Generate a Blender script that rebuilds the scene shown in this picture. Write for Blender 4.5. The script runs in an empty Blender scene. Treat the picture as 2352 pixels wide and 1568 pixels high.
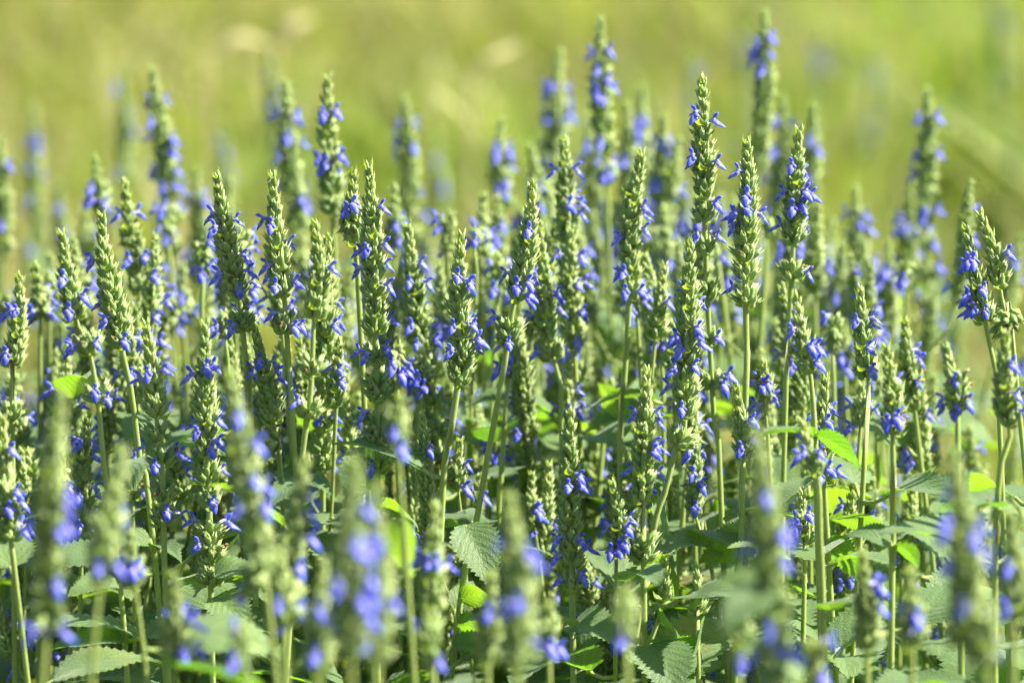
import bpy, math, random
import numpy as np
from mathutils import Matrix, Vector

# ------------------------------------------------------------------ camera, sky, sun, exposure
sc = bpy.context.scene
C = sc.collection
HC, PITCH, FOCUS = 1.10, math.radians(10.0), 2.50
cam_d = bpy.data.cameras.new('camera')
cam = bpy.data.objects.new('camera', cam_d); C.objects.link(cam)
cam.location = (0, 0, HC); cam.rotation_euler = (math.pi / 2 - PITCH, 0, 0)
cam_d.lens = 180; cam_d.sensor_width = 36; cam_d.clip_start = 0.05; cam_d.clip_end = 2000
cam_d.dof.use_dof = True; cam_d.dof.focus_distance = FOCUS
cam_d.dof.aperture_fstop = 6.9
sc.camera = cam

SUN_AZ, SUN_EL = math.radians(90), math.radians(42)      # azimuth from the view direction towards the right
world = bpy.data.worlds.new('World'); sc.world = world; world.use_nodes = True
wn = world.node_tree
sky = wn.nodes.new('ShaderNodeTexSky'); sky.sky_type = 'NISHITA'; sky.sun_disc = False
sky.sun_elevation = SUN_EL; sky.sun_rotation = SUN_AZ
wn.links.new(sky.outputs[0], wn.nodes['Background'].inputs[0])
wn.nodes['Background'].inputs[1].default_value = 0.056
sun_d = bpy.data.lights.new('sun', 'SUN'); sun_d.energy = 5.0; sun_d.angle = math.radians(0.55)
sun_d.color = (1.0, 0.93, 0.80)
sun = bpy.data.objects.new('sun', sun_d); C.objects.link(sun)
sdir = Vector((math.sin(SUN_AZ) * math.cos(SUN_EL), math.cos(SUN_AZ) * math.cos(SUN_EL), math.sin(SUN_EL)))
sun.rotation_euler = sdir.to_track_quat('Z', 'Y').to_euler()
sun.location = (3, 3, 4)
vs = sc.view_settings
vs.view_transform = 'Standard'; vs.look = 'None'; vs.gamma = 1; vs.use_curve_mapping = False
vs.exposure = 2.03
sc.cycles.use_denoising = True; sc.cycles.adaptive_threshold = .03
sc.cycles.max_bounces = 6; sc.cycles.diffuse_bounces = 4; sc.cycles.glossy_bounces = 2; sc.cycles.transmission_bounces = 4
sc.cycles.sample_clamp_indirect = 6

rng = random.Random(7)
npr = np.random.default_rng(11)
FW = np.array((0, math.cos(PITCH), -math.sin(PITCH)))
UP = np.array((0, math.sin(PITCH), math.cos(PITCH)))
EYE = np.array((0, 0, HC))

def ray(u, v):
    return FW + np.array((1.0, 0, 0)) * ((u - 1176) / 11760) + UP * ((784 - v) / 11760)
def pix(u, v, Y):                       # the point of that line of sight that stands Y metres off
    r = ray(u, v); return EYE + r * (Y / r[1])
def depth_to_Y(u, v, d):
    return d * ray(u, v)[1]
def proj(p):
    q = np.asarray(p) - EYE; d = q @ FW
    return 1176 + q[0] / d * 11760, 784 - (q @ UP) / d * 11760

# ------------------------------------------------------------------ materials
def new_mat(name):
    m = bpy.data.materials.new(name); m.use_nodes = True
    nt = m.node_tree; nt.nodes.clear()
    return m, nt, nt.nodes, nt.links
def mixc(N, L, fac, a, b, blend='MIX'):
    n = N.new('ShaderNodeMix'); n.data_type = 'RGBA'; n.blend_type = blend
    for k, s in ((0, fac), (6, a), (7, b)):
        if hasattr(s, 'links'): L.new(s, n.inputs[k])
        elif k == 0: n.inputs[0].default_value = s
        else: n.inputs[k].default_value = (*s, 1)
    return n.outputs[2]
def mth(N, L, op, a, b=0.0, c=0.0):
    n = N.new('ShaderNodeMath'); n.operation = op
    for k, s in enumerate((a, b, c)):
        if hasattr(s, 'links'): L.new(s, n.inputs[k])
        else: n.inputs[k].default_value = s
    return n.outputs[0]
def ramp(N, L, x, lo, hi):
    n = N.new('ShaderNodeMapRange'); n.interpolation_type = 'SMOOTHSTEP'
    L.new(x, n.inputs[0]); n.inputs[1].default_value = lo; n.inputs[2].default_value = hi
    return n.outputs[0]
def noise(N, L, scale, detail=2.0, vec=None, rough=0.5):
    n = N.new('ShaderNodeTexNoise'); n.inputs['Scale'].default_value = scale
    n.inputs['Detail'].default_value = detail; n.inputs['Roughness'].default_value = rough
    if vec is None:
        g = N.new('ShaderNodeNewGeometry'); vec = g.outputs['Position']
    L.new(vec, n.inputs['Vector']); return n.outputs[0]
def finish(nt, N, L, base, trans, tfac, rough=0.55, spec=0.35, sheen=0.0, sheen_tint=(1, 1, 1), bump=None, bump_d=0.0004, bump_s=0.5, coat=0.0):
    p = N.new('ShaderNodeBsdfPrincipled')
    def put(sock, s):
        if hasattr(s, 'links'): L.new(s, sock)
        elif isinstance(s, tuple): sock.default_value = (*s, 1)
        else: sock.default_value = s
    put(p.inputs['Base Color'], base); put(p.inputs['Roughness'], rough)
    p.inputs['Specular IOR Level'].default_value = spec
    p.inputs['Sheen Weight'].default_value = sheen
    p.inputs['Sheen Roughness'].default_value = 0.4
    p.inputs['Sheen Tint'].default_value = (*sheen_tint, 1)
    out = N.new('ShaderNodeOutputMaterial'); sh = p.outputs[0]
    nrm = None
    if bump is not None:
        b = N.new('ShaderNodeBump'); b.inputs['Strength'].default_value = bump_s; b.inputs['Distance'].default_value = bump_d
        L.new(bump, b.inputs['Height']); nrm = b.outputs[0]; L.new(nrm, p.inputs['Normal'])
    if tfac:
        t = N.new('ShaderNodeBsdfTranslucent'); put(t.inputs[0], trans)
        if nrm: L.new(nrm, t.inputs['Normal'])
        m = N.new('ShaderNodeMixShader'); m.inputs[0].default_value = tfac
        L.new(sh, m.inputs[1]); L.new(t.outputs[0], m.inputs[2]); sh = m.outputs[0]
    L.new(sh, out.inputs[0])

def attr(N, name):
    a = N.new('ShaderNodeAttribute'); a.attribute_name = name; return a.outputs['Fac']
def objrand(N):
    return N.new('ShaderNodeObjectInfo').outputs['Random']

M = {}
def m_calyx(name, ca, cb, edge, tr, tfac):
    m, nt, N, L = new_mat(name)
    n = noise(N, L, 55, 2)
    c = mixc(N, L, ramp(N, L, n, .35, .65), ca, cb)
    c = mixc(N, L, mth(N, L, 'MULTIPLY', objrand(N), .35), c, (0.19, 0.29, 0.05))
    fine = noise(N, L, 1800, 1)
    c = mixc(N, L, mth(N, L, 'MULTIPLY', fine, .3), c, (0.40, 0.47, 0.24))
    c = mixc(N, L, ramp(N, L, attr(N, 'edge'), .35, 1.0), c, edge)
    finish(nt, N, L, c, tr, tfac, .55, .4, .3, (1, 1, .85), fine, .0003, .5)
    M[name] = m
m_calyx('calyx', (0.145, 0.265, 0.055), (0.26, 0.370, 0.105), (0.54, 0.62, 0.24), (0.40, 0.56, 0.04), .28)
m_calyx('bract', (0.17, 0.28, 0.045), (0.25, 0.36, 0.075), (0.48, 0.57, 0.20), (0.42, 0.58, 0.03), .40)

m, nt, N, L = new_mat('stem')
n = noise(N, L, 30, 2)
c = mixc(N, L, n, (0.17, 0.275, 0.030), (0.25, 0.345, 0.055))
c = mixc(N, L, mth(N, L, 'MULTIPLY', attr(N, 'edge'), .6), c, (0.33, 0.41, 0.13))
c = mixc(N, L, mth(N, L, 'MULTIPLY', noise(N, L, 900, 1), .25), c, (0.38, 0.42, 0.2))
finish(nt, N, L, c, (0.34, 0.46, 0.04), .22, .5, .4, .4, (1, 1, .85), noise(N, L, 1500, 1), .0003, .4)
M['stem'] = m

# leaf: veins, quilted relief, grey bloom of hairs on the upper face
m, nt, N, L = new_mat('leaf')
uv = N.new('ShaderNodeUVMap'); uv.uv_map = 'UVMap'
sx = N.new('ShaderNodeSeparateXYZ'); L.new(uv.outputs[0], sx.inputs[0])
au = mth(N, L, 'ABSOLUTE', mth(N, L, 'MULTIPLY', mth(N, L, 'SUBTRACT', sx.outputs[0], .5), 2.0))
lat = mth(N, L, 'ADD', mth(N, L, 'MULTIPLY', sx.outputs[1], 7.5), mth(N, L, 'MULTIPLY', mth(N, L, 'POWER', au, 1.1), -2.7))
fr = mth(N, L, 'FRACT', mth(N, L, 'ADD', lat, 10.0))
tri = mth(N, L, 'ABSOLUTE', mth(N, L, 'SUBTRACT', fr, .5))            # 0 on a lateral vein
vl = mth(N, L, 'SUBTRACT', 1.0, ramp(N, L, tri, .02, .10))
vm = mth(N, L, 'SUBTRACT', 1.0, ramp(N, L, au, .015, .06))
mp = N.new('ShaderNodeMapping'); mp.inputs['Scale'].default_value = (9, 17, 1); L.new(uv.outputs[0], mp.inputs[0])
vo = N.new('ShaderNodeTexVoronoi'); vo.feature = 'DISTANCE_TO_EDGE'; vo.inputs['Scale'].default_value = 1.6
L.new(mp.outputs[0], vo.inputs['Vector'])
vf = mth(N, L, 'SUBTRACT', 1.0, ramp(N, L, vo.outputs[0], .0, .10))
vein = mth(N, L, 'MAXIMUM', mth(N, L, 'MAXIMUM', vl, vm), mth(N, L, 'MULTIPLY', vf, .45))
quilt = mth(N, L, 'ADD', mth(N, L, 'MULTIPLY', tri, .9), mth(N, L, 'MULTIPLY', vo.outputs[0], 1.2))
g = N.new('ShaderNodeNewGeometry')
r_ = objrand(N)
top = mixc(N, L, r_, (0.060, 0.125, 0.030), (0.115, 0.195, 0.045))
top = mixc(N, L, mth(N, L, 'MULTIPLY', noise(N, L, 60, 3), .5), top, (0.21, 0.27, 0.15))
top = mixc(N, L, mth(N, L, 'MULTIPLY', vein, .35), top, (0.055, 0.10, 0.03))
bot = mixc(N, L, mth(N, L, 'MULTIPLY', vein, .6), (0.11, 0.18, 0.055), (0.22, 0.29, 0.09))
top = mixc(N, L, mth(N, L, 'MULTIPLY', ramp(N, L, r_, .86, 1.0), ramp(N, L, noise(N, L, 45, 3), .45, .7)), top, (0.26, 0.23, 0.04))
c = mixc(N, L, g.outputs['Backfacing'], top, bot)
tr = mixc(N, L, mth(N, L, 'MULTIPLY', vein, .55), mixc(N, L, r_, (0.14, 0.40, 0.010), (0.30, 0.54, 0.014)), (0.38, 0.52, 0.05))
finish(nt, N, L, c, tr, .42, .56, .4, .3, (.9, 1, .9), quilt, .0008, .5)
M['leaf'] = m

m, nt, N, L = new_mat('petal')
e = attr(N, 'edge')
r_ = objrand(N)
c = mixc(N, L, r_, (0.020, 0.050, 0.56), (0.14, 0.18, 0.80))
c = mixc(N, L, mth(N, L, 'MULTIPLY', noise(N, L, 500, 2), .35), c, (0.15, 0.18, 0.80))
c = mixc(N, L, ramp(N, L, e, .10, .95), c, (0.42, 0.40, 0.80))
t_ = mixc(N, L, e, (0.04, 0.075, 0.82), (0.34, 0.33, 0.84))
finish(nt, N, L, c, t_, .40, .42, .4, .35, (.85, .85, 1), noise(N, L, 900, 2), .0003, .4)
M['petal'] = m
m, nt, N, L = new_mat('withered')
c = mixc(N, L, noise(N, L, 700, 2), (0.12, 0.045, 0.02), (0.34, 0.16, 0.07))
finish(nt, N, L, c, (0.3, 0.12, 0.04), .15, .8, .2)
M['withered'] = m

m, nt, N, L = new_mat('soil')
c = mixc(N, L, noise(N, L, 8, 6), (0.020, 0.015, 0.010), (0.060, 0.042, 0.026))
c = mixc(N, L, ramp(N, L, noise(N, L, .7, 3), .4, .62), c, (0.10, 0.12, 0.03))
finish(nt, N, L, c, c, 0, .95, .1, 0, (1, 1, 1), noise(N, L, 25, 6), .02, .8)
M['soil'] = m

m, nt, N, L = new_mat('grass')
g = N.new('ShaderNodeNewGeometry')
big = noise(N, L, 1.3, 2, g.outputs['Position'])
k = attr(N, 'edge')
sxp = N.new('ShaderNodeSeparateXYZ'); L.new(g.outputs['Position'], sxp.inputs[0])
side = mth(N, L, 'MULTIPLY', sxp.outputs[0], -.16)
big = mth(N, L, 'ADD', big, side)
c = mixc(N, L, ramp(N, L, big, .36, .64), (0.095, 0.215, 0.009), (0.235, 0.22, 0.066))
c = mixc(N, L, ramp(N, L, k, .45, .95), c, (0.38, 0.345, 0.15))
c = mixc(N, L, ramp(N, L, noise(N, L, 2.2, 3), .48, .68), c, (0.10, 0.095, 0.03))
t_ = mixc(N, L, ramp(N, L, k, .5, .95), (0.27, 0.38, 0.022), (0.40, 0.37, 0.11))
finish(nt, N, L, c, t_, .45, .5, .35)
M['grass'] = m
m, nt, N, L = new_mat('dry_blade')
c = mixc(N, L, noise(N, L, 40, 3), (0.40, 0.37, 0.18), (0.52, 0.48, 0.26))
finish(nt, N, L, c, (0.5, 0.45, 0.2), .35, .6, .3)
M['dry_blade'] = m

# ------------------------------------------------------------------ mesh helpers
def mesh(name, V, F, mat, edge=None, uv=None, smooth=True):
    me = bpy.data.meshes.new(name)
    V = np.asarray(V, dtype=np.float32)
    me.from_pydata(V.tolist() if len(V) < 20000 else V, [], F)
    me.materials.append(M[mat])
    if smooth: me.polygons.foreach_set('use_smooth', np.ones(len(me.polygons), dtype=bool))
    if edge is not None:
        a = me.attributes.new('edge', 'FLOAT', 'POINT'); a.data.foreach_set('value', np.asarray(edge, dtype=np.float32))
    if uv is not None:
        l = me.uv_layers.new(name='UVMap')
        li = np.zeros(len(me.loops), dtype=np.int32); me.loops.foreach_get('vertex_index', li)
        l.data.foreach_set('uv', np.asarray(uv, dtype=np.float32)[li].ravel())
    me.update()
    return me
def link(name, me, parent=None, mat=None):
    o = bpy.data.objects.new(name, me); C.objects.link(o)
    if parent is not None: o.parent = parent
    if mat is not None: o.matrix_basis = mat
    return o

# ------------------------------------------------------------------ templates
def t_calyx(n, var):
    """toothed, two-lipped calyx, unit length along +z, +x is the outer side"""
    r = random.Random(var); V = []; E = []; F = []
    prof = ((0, .10), (.20, .205), (.52, .25), (.82, .20)) if n == 8 else ((0, .10), (.35, .235), (.78, .21))
    for z, rad in prof:
        for k in range(n):
            a = 2 * math.pi * k / n
            rr = rad * (1 + (.06 if k % 2 else -.04))
            V.append((rr * math.cos(a) * .86, rr * math.sin(a), z)); E.append(.10 + .3 * z * (k % 2 == 0))
    teeth = {8: {0: 1.34, 3: 1.17, 5: 1.17}, 5: {0: 1.34, 2: 1.17, 3: 1.17}}[n]
    for k in range(n):
        a = 2 * math.pi * k / n
        z = teeth.get(k, .86) + r.uniform(-.05, .05)
        rr = .16 if k not in teeth else .11 + r.uniform(-.03, .05)
        V.append((rr * math.cos(a) * .9, rr * math.sin(a), z)); E.append(.85 if k in teeth else .6)
    for k in range(n):                                     # throat
        a = 2 * math.pi * k / n
        V.append((.09 * math.cos(a), .09 * math.sin(a), .66)); E.append(0)
    R = len(prof) + 2
    for j in range(R - 1):
        for k in range(n):
            F.append((j * n + k, j * n + (k + 1) % n, (j + 1) * n + (k + 1) % n, (j + 1) * n + k))
    return np.array(V), F, np.array(E)
def t_bud(n, var):
    """closed pointed bud"""
    r = random.Random(var); V = []; E = []; F = []
    prof = ((0, .12), (.3, .25), (.65, .22), (.9, .10))
    for z, rad in prof:
        for k in range(n):
            a = 2 * math.pi * k / n
            V.append((rad * math.cos(a) * .9 + .06 * z * z, rad * math.sin(a), z)); E.append(.25 + .55 * z)
    V.append((.02, 0, 1.16)); E.append(1.0)
    for j in range(len(prof) - 1):
        for k in range(n):
            F.append((j * n + k, j * n + (k + 1) % n, (j + 1) * n + (k + 1) % n, (j + 1) * n + k))
    t = len(V) - 1; b = (len(prof) - 1) * n
    F += [(b + k, b + (k + 1) % n, t) for k in range(n)]
    return np.array(V), F, np.array(E)
def t_bract(var, wide):
    """cupped, sharply pointed bract, length 1 along +z, its back towards +x"""
    r = random.Random(var); V = []; E = []; F = []
    rows = (0, .2, .42, .65, .85, 1.12)
    ww = (.16, .42, .46, .27, .09, .012) if wide else (.12, .24, .24, .17, .07, .01)
    bend = r.uniform(-.05, .18)
    for z, w in zip(rows, ww):
        for q in (-1, -.5, 0, .5, 1):
            V.append((.24 * (1 - q * q) * w / .45 + bend * z * z + .26 * math.sin(z * 2.4) * (.8 if wide else .45), q * w, z * (1 - .05 * q * q)))
            E.append(max(.85 * abs(q) ** 3, z ** 3 * .9))
    for j in range(len(rows) - 1):
        for k in range(4):
            F.append((j * 5 + k, j * 5 + k + 1, j * 5 + 6 + k, j * 5 + 5 + k))
    return np.array(V), F, np.array(E)

CAL = [t_calyx(8, s) for s in range(5)]; CAL_LO = [t_calyx(5, s) for s in range(3)]
BUD = [t_bud(6, s) for s in range(2)]
BRW = [t_bract(s, True) for s in range(4)]; BRN = [t_bract(s + 9, False) for s in range(3)]
ME = {'calyx': [mesh('calyx', *t[:2], 'calyx', t[2]) for t in CAL],
      'bud': [mesh('bud', *t[:2], 'calyx', t[2]) for t in BUD],
      'bract': [mesh('bract', *t[:2], 'bract', t[2]) for t in BRW],
      'scale': [mesh('tip_bract', *t[:2], 'bract', t[2]) for t in BRN]}
LO = {'calyx': CAL_LO, 'bud': [t_bud(4, s) for s in range(2)], 'bract': BRW, 'scale': BRN}

# corolla: x outwards, z up, millimetres
def blob(path, wid, thk, n=8, e0=None, closed=True):
    """tube along a path in the xz plane with given half widths and half thicknesses"""
    V = []; E = []; F = []
    P = np.array(path, float)
    T = np.gradient(P, axis=0); T /= np.linalg.norm(T, axis=1)[:, None]
    for i, (p, t) in enumerate(zip(P, T)):
        side = np.array((0, 1.0, 0)); nn = np.cross(t, side)
        for k in range(n):
            a = 2 * math.pi * k / n
            V.append(p + side * wid[i] * math.cos(a) + nn * thk[i] * math.sin(a)); E.append(e0[i] if e0 is not None else 0)
    R = len(P)
    for j in range(R - 1):
        for k in range(n):
            F.append((j * n + k, j * n + (k + 1) % n, (j + 1) * n + (k + 1) % n, (j + 1) * n + k))
    F.append(tuple(range((R - 1) * n, R * n))); F.append(tuple(reversed(range(n))))
    return np.array(V), F, np.array(E)
def rot_z(V, a):
    c, s = math.cos(a), math.sin(a); V = V.copy()
    V[:, 0], V[:, 1] = c * V[:, 0] - s * V[:, 1], s * V[:, 0] + c * V[:, 1]
    return V
def rot_x(V, a):
    c, s = math.cos(a), math.sin(a); V = V.copy()
    V[:, 1], V[:, 2] = c * V[:, 1] - s * V[:, 2], s * V[:, 1] + c * V[:, 2]
    return V
def join(parts):
    Vs, Fs, Es, o = [], [], [], 0
    for V, F, E in parts:
        Vs.append(V); Es.append(E); Fs += [tuple(i + o for i in f) for f in F]; o += len(V)
    return np.concatenate(Vs), Fs, np.concatenate(Es)
def corolla(var):
    r = random.Random(var * 3 + 1)
    k = r.uniform(.9, 1.1)
    tube = blob([(-2.2, 0, -.3), (-.8, 0, 0), (.6, 0, .15), (1.9, 0, .2), (2.5, 0, .2)], [.45, .6, .8, 1.0, .75], [.45, .6, .85, 1.0, .7], 8, [1, .95, .8, .6, .5])
    up = r.uniform(.75, 1.25)
    path = [(1.3, 0, .7)]; x, z, a = 1.3, .7, up
    for i in range(5):
        x += .80 * math.cos(a); z += .80 * math.sin(a); path.append((x, 0, z)); a -= .10
    upper = blob(path, [.5, .7, .9, 1.0, .9, .4], [.42, .58, .72, .8, .7, .3], 8, [.95, .7, .4, .2, .15, .35])
    dn = r.uniform(-.62, -.25); path = [(1.2, 0, -.15)]; x, z, a = 1.2, -.15, dn
    for i in range(7):
        x += 1.02 * k * math.cos(a); z += 1.02 * k * math.sin(a); path.append((x, 0, z)); a -= r.uniform(.06, .17)
    low = blob(path, [.7, 1.45, 1.85, 1.8, 1.65, 1.35, .85, .25], [.45, .55, .6, .58, .52, .42, .3, .12], 10, [1, .95, .85, .55, .28, .1, .05, .15])
    V = low[0]
    sag = np.abs(V[:, 1]); V[:, 2] -= .30 * sag ** 2; V[:, 0] -= .14 * sag ** 2                  # the lobe droops at its sides
    lobes = []
    for s in (-1, 1):
        b = blob([(0, 0, 0), (.7, 0, -.05), (1.4, 0, -.35), (2.0, 0, -.85), (2.3, 0, -1.25)], [.4, .75, .95, .8, .25], [.3, .4, .4, .3, .12], 8, [.9, .6, .3, .2, .2])
        v = rot_z(b[0], s * r.uniform(.9, 1.25)) + np.array((1.9, s * .35, -.25))
        lobes.append((v, b[1], b[2]))
    return tube, upper, join([low] + lobes)
COR = [corolla(s) for s in range(6)]
ME['tube'] = [mesh('corolla_tube', t[0] * .001, t[1], 'petal', e) for (t, e) in [((c[0][0], c[0][1]), c[0][2]) for c in COR]]
ME['upper'] = [mesh('upper_lip', c[1][0] * .001, c[1][1], 'petal', c[1][2]) for c in COR]
ME['lower'] = [mesh('lower_lip', c[2][0] * .001, c[2][1], 'petal', c[2][2]) for c in COR]
ME['flower'] = []
for c in COR:
    V, F, E = join(c); ME['flower'].append(mesh('flower', V * .001, F, 'petal', E))
def t_wither(var):
    r = random.Random(var)
    b = blob([(-1.5, 0, -.2), (-.3, 0, 0), (.8, 0, .1 + r.uniform(-.3, .4)), (1.8, 0, r.uniform(-1, .7))], [.4, .7, .8, .35], [.3, .5, .6, .25], 6)
    V = b[0] + np.random.default_rng(var).normal(0, .22, b[0].shape)
    return mesh('withered_flower', V * .001, b[1], 'withered', smooth=False)
ME['withered'] = [t_wither(s) for s in range(3)]

# leaves: x along, y across, z up; toothed margin, quilted between the veins
def t_leaf(var):
    r = random.Random(100 + var)
    n, mcols = 30, 11
    V = []; UV = []; F = []
    W = r.uniform(.27, .34); arch = r.uniform(.15, .95); fold = r.uniform(.10, .32); twist = r.uniform(-.35, .35); curl = r.uniform(-.15, .25)
    x = z = 0.0; a = arch * .35; ds = 1.0 / n
    ph = r.uniform(0, 6)
    for i in range(n + 1):
        t = i / n
        w = W * (math.sin(math.pi * min(1, t * 1.0) ** .62) ** .85) * (1 - .18 * t) if 0 < t < 1 else .006
        w = max(w, .006)
        if i: x += ds * math.cos(a); z += ds * math.sin(a); a -= arch * 1.5 * ds
        tooth = (.032 if i % 2 else -.018) * min(1, w / .12)
        for j in range(mcols):
            q = -1 + 2 * j / (mcols - 1)
            ww = w + (tooth if abs(q) == 1 else 0)
            y = q * ww
            lat = t * 7.5 - abs(q) ** 1.1 * 2.7
            zz = fold * abs(y) - curl * (q ** 4) * w * .8 + .0035 * (1 - abs(q)) * math.cos(2 * math.pi * lat) * min(1, w / .1)
            zz += .018 * math.sin(ph + 9 * t + 2 * q) * abs(q)
            tw = twist * t
            yy, zz = y * math.cos(tw) - zz * math.sin(tw), y * math.sin(tw) + zz * math.cos(tw)
            V.append((x - zz * math.sin(a), yy, z + zz * math.cos(a)))
            UV.append((.5 + q * .5, t))
    for i in range(n):
        for j in range(mcols - 1):
            F.append((i * mcols + j, (i + 1) * mcols + j, (i + 1) * mcols + j + 1, i * mcols + j + 1))
    return mesh('leaf', V, F, 'leaf', uv=UV)
LEAF = [t_leaf(s) for s in range(10)]

def tube_mesh(name, P, R, mat='stem', n=8, square=True):
    P = np.asarray(P, float); T = np.gradient(P, axis=0); T /= np.linalg.norm(T, axis=1)[:, None] + 1e-12
    ref = np.array((.3, 1.0, .2)); V = []; E = []; F = []
    for i in range(len(P)):
        t = T[i]; a = np.cross(t, ref); a /= np.linalg.norm(a); b = np.cross(t, a)
        for k in range(n):
            an = 2 * math.pi * k / n + .3
            rr = R[i] * ((1.08 if k % 2 == 0 else .80) if square else 1)
            V.append(P[i] + (a * math.cos(an) + b * math.sin(an)) * rr); E.append(1.0 if k % 2 == 0 else 0.0)
    for i in range(len(P) - 1):
        for k in range(n):
            F.append((i * n + k, i * n + (k + 1) % n, (i + 1) * n + (k + 1) % n, (i + 1) * n + k))
    F.append(tuple(reversed(range(n)))); F.append(tuple(range((len(P) - 1) * n, len(P) * n)))
    return mesh(name, V, F, mat, E)

def catmull(pts, step=.006):
    P = [np.asarray(p, float) for p in pts]
    P = [2 * P[0] - P[1]] + P + [2 * P[-1] - P[-2]]
    out = []
    for i in range(1, len(P) - 2):
        p0, p1, p2, p3 = P[i - 1:i + 3]
        m = max(2, int(np.linalg.norm(p2 - p1) / step))
        for t in np.linspace(0, 1, m, endpoint=False):
            out.append(.5 * (2 * p1 + (p2 - p0) * t + (2 * p0 - 5 * p1 + 4 * p2 - p3) * t * t + (3 * p1 - p0 - 3 * p2 + p3) * t ** 3))
    out.append(P[-2]); return np.array(out)
class Curve:
    def __init__(s, pts):
        s.P = catmull(pts); d = np.linalg.norm(np.diff(s.P, axis=0), axis=1)
        s.S = np.concatenate([[0], np.cumsum(d)]); s.len = s.S[-1]
    def at(s, x):
        return np.array([np.interp(x, s.S, s.P[:, k]) for k in range(3)])
    def tan(s, x):
        t = s.at(min(x + .004, s.len)) - s.at(max(x - .004, 0)); return t / np.linalg.norm(t)

def frame(zax, xhint):
    z = zax / np.linalg.norm(zax); x = xhint - z * (xhint @ z); x /= np.linalg.norm(x); y = np.cross(z, x)
    return x, y, z
def mat4(x, y, z, p, s=1.0):
    return Matrix(((x[0] * s, y[0] * s, z[0] * s, p[0]), (x[1] * s, y[1] * s, z[1] * s, p[1]), (x[2] * s, y[2] * s, z[2] * s, p[2]), (0, 0, 0, 1)))

# ------------------------------------------------------------------ one plant
def spike_elements(cv, L, whorls, sc_, r, loose=1.0):
    """(kind, variant, matrix, maturity, outward) for every bud, calyx and bract; s runs down from the tip"""
    S = []; s = .0015
    while s < L:
        S.append(s)
        m = min(1, s / .055)
        s += (.0030 + .0044 * m + (.0042 + .0075 * (loose - 1)) * max(0, min(1, (s - .05) / .04))) * (1 + (loose - 1) * m * .5) * sc_ * r.uniform(.9, 1.12)
    S += list(whorls)
    out = []; ph = r.uniform(0, 1.57)
    for k, s in enumerate(S):
        m = min(1, (s + .002) / (.05 * sc_))
        c = cv.at(s); up = -cv.tan(s)
        hx = np.array((1.0, 0, 0)); hx -= up * (hx @ up); hx /= np.linalg.norm(hx); hy = np.cross(up, hx)
        mature = k >= 3
        n = 1 if m < .12 else (2 if m < .5 else 3)
        for side in (0, 1):
            a0 = ph + k * math.pi / 2 + side * math.pi
            tier2 = 0 if s < .048 * sc_ else (2 if loose < 1.3 and s < L else 3)
            for j in range(n + tier2):
                a = a0 + ((j - (n - 1) / 2) * .78) + r.uniform(-.14, .14)
                inner = j >= n
                if inner: a = a0 + (j - n - (tier2 - 1) / 2) * .9 + .45 + r.uniform(-.2, .2)
                o = hx * math.cos(a) + hy * math.sin(a)
                tilt = math.radians(8 + 26 * m ** .8 + r.uniform(-8, 10) + (9 if s > L else 0) + 9 * max(0, min(1, (s - .045) / .04)))
                if inner: tilt *= r.uniform(.5, .85)
                d = up * math.cos(tilt) + o * math.sin(tilt)
                x, y, z = frame(d, o)
                l = (.0040 + .0046 * m) * sc_ * r.uniform(.88, 1.1)
                p = c + o * (.0006 + .0016 * m) * sc_ + up * (r.uniform(-.0008, .0012) + (.0028 * sc_ if inner else 0))
                kind = 'bud' if m < .42 else 'calyx'
                out.append((kind, r.randrange(5), mat4(x, y, z, p, l), m, o, p + d * l, s))
            o = hx * math.cos(a0) + hy * math.sin(a0)
            wide = m > .55
            tilt = math.radians((8 + 26 * m if not wide else 42) + r.uniform(-8, 8))
            d = up * math.cos(tilt) + o * math.sin(tilt); x, y, z = frame(d, o)
            l = (.0058 + .0022 * m) * sc_ * r.uniform(.9, 1.1) if not wide else .0080 * sc_ * r.uniform(.8, 1.1)
            p = c + o * (.0008 + (.0010 * m)) * sc_ - up * .0012 * m
            out.append(('bract' if wide else 'scale', r.randrange(12), mat4(x, y, z, p, l), m, o, p, s))
    return out

def bake(elements, base):
    Vs, Fs, Es, mi, off = [], [], [], [], 0
    for e in elements:
        t = LO[e[0]][e[1] % len(LO[e[0]])]
        A = np.array(e[2]); V = t[0] @ A[:3, :3].T + A[:3, 3] - base
        Vs.append(V); Es.append(t[2]); Fs += [tuple(i + off for i in f) for f in t[1]]; off += len(V)
    return np.concatenate(Vs), Fs, np.concatenate(Es)

def flower_matrix(o, mouth, r, sc_):
    o = np.array((o[0], o[1], 0.0)); o /= np.linalg.norm(o) + 1e-9
    a = r.uniform(-.35, .35); o = np.array((o[0] * math.cos(a) - o[1] * math.sin(a), o[0] * math.sin(a) + o[1] * math.cos(a), 0))
    pt = r.uniform(-.3, .25)
    x = np.array((o[0] * math.cos(pt), o[1] * math.cos(pt), math.sin(pt))); y = np.cross((0, 0, 1.0), x); y /= np.linalg.norm(y); z = np.cross(x, y)
    return mat4(x, y, z, mouth, sc_ * r.uniform(.92, 1.15))

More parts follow.
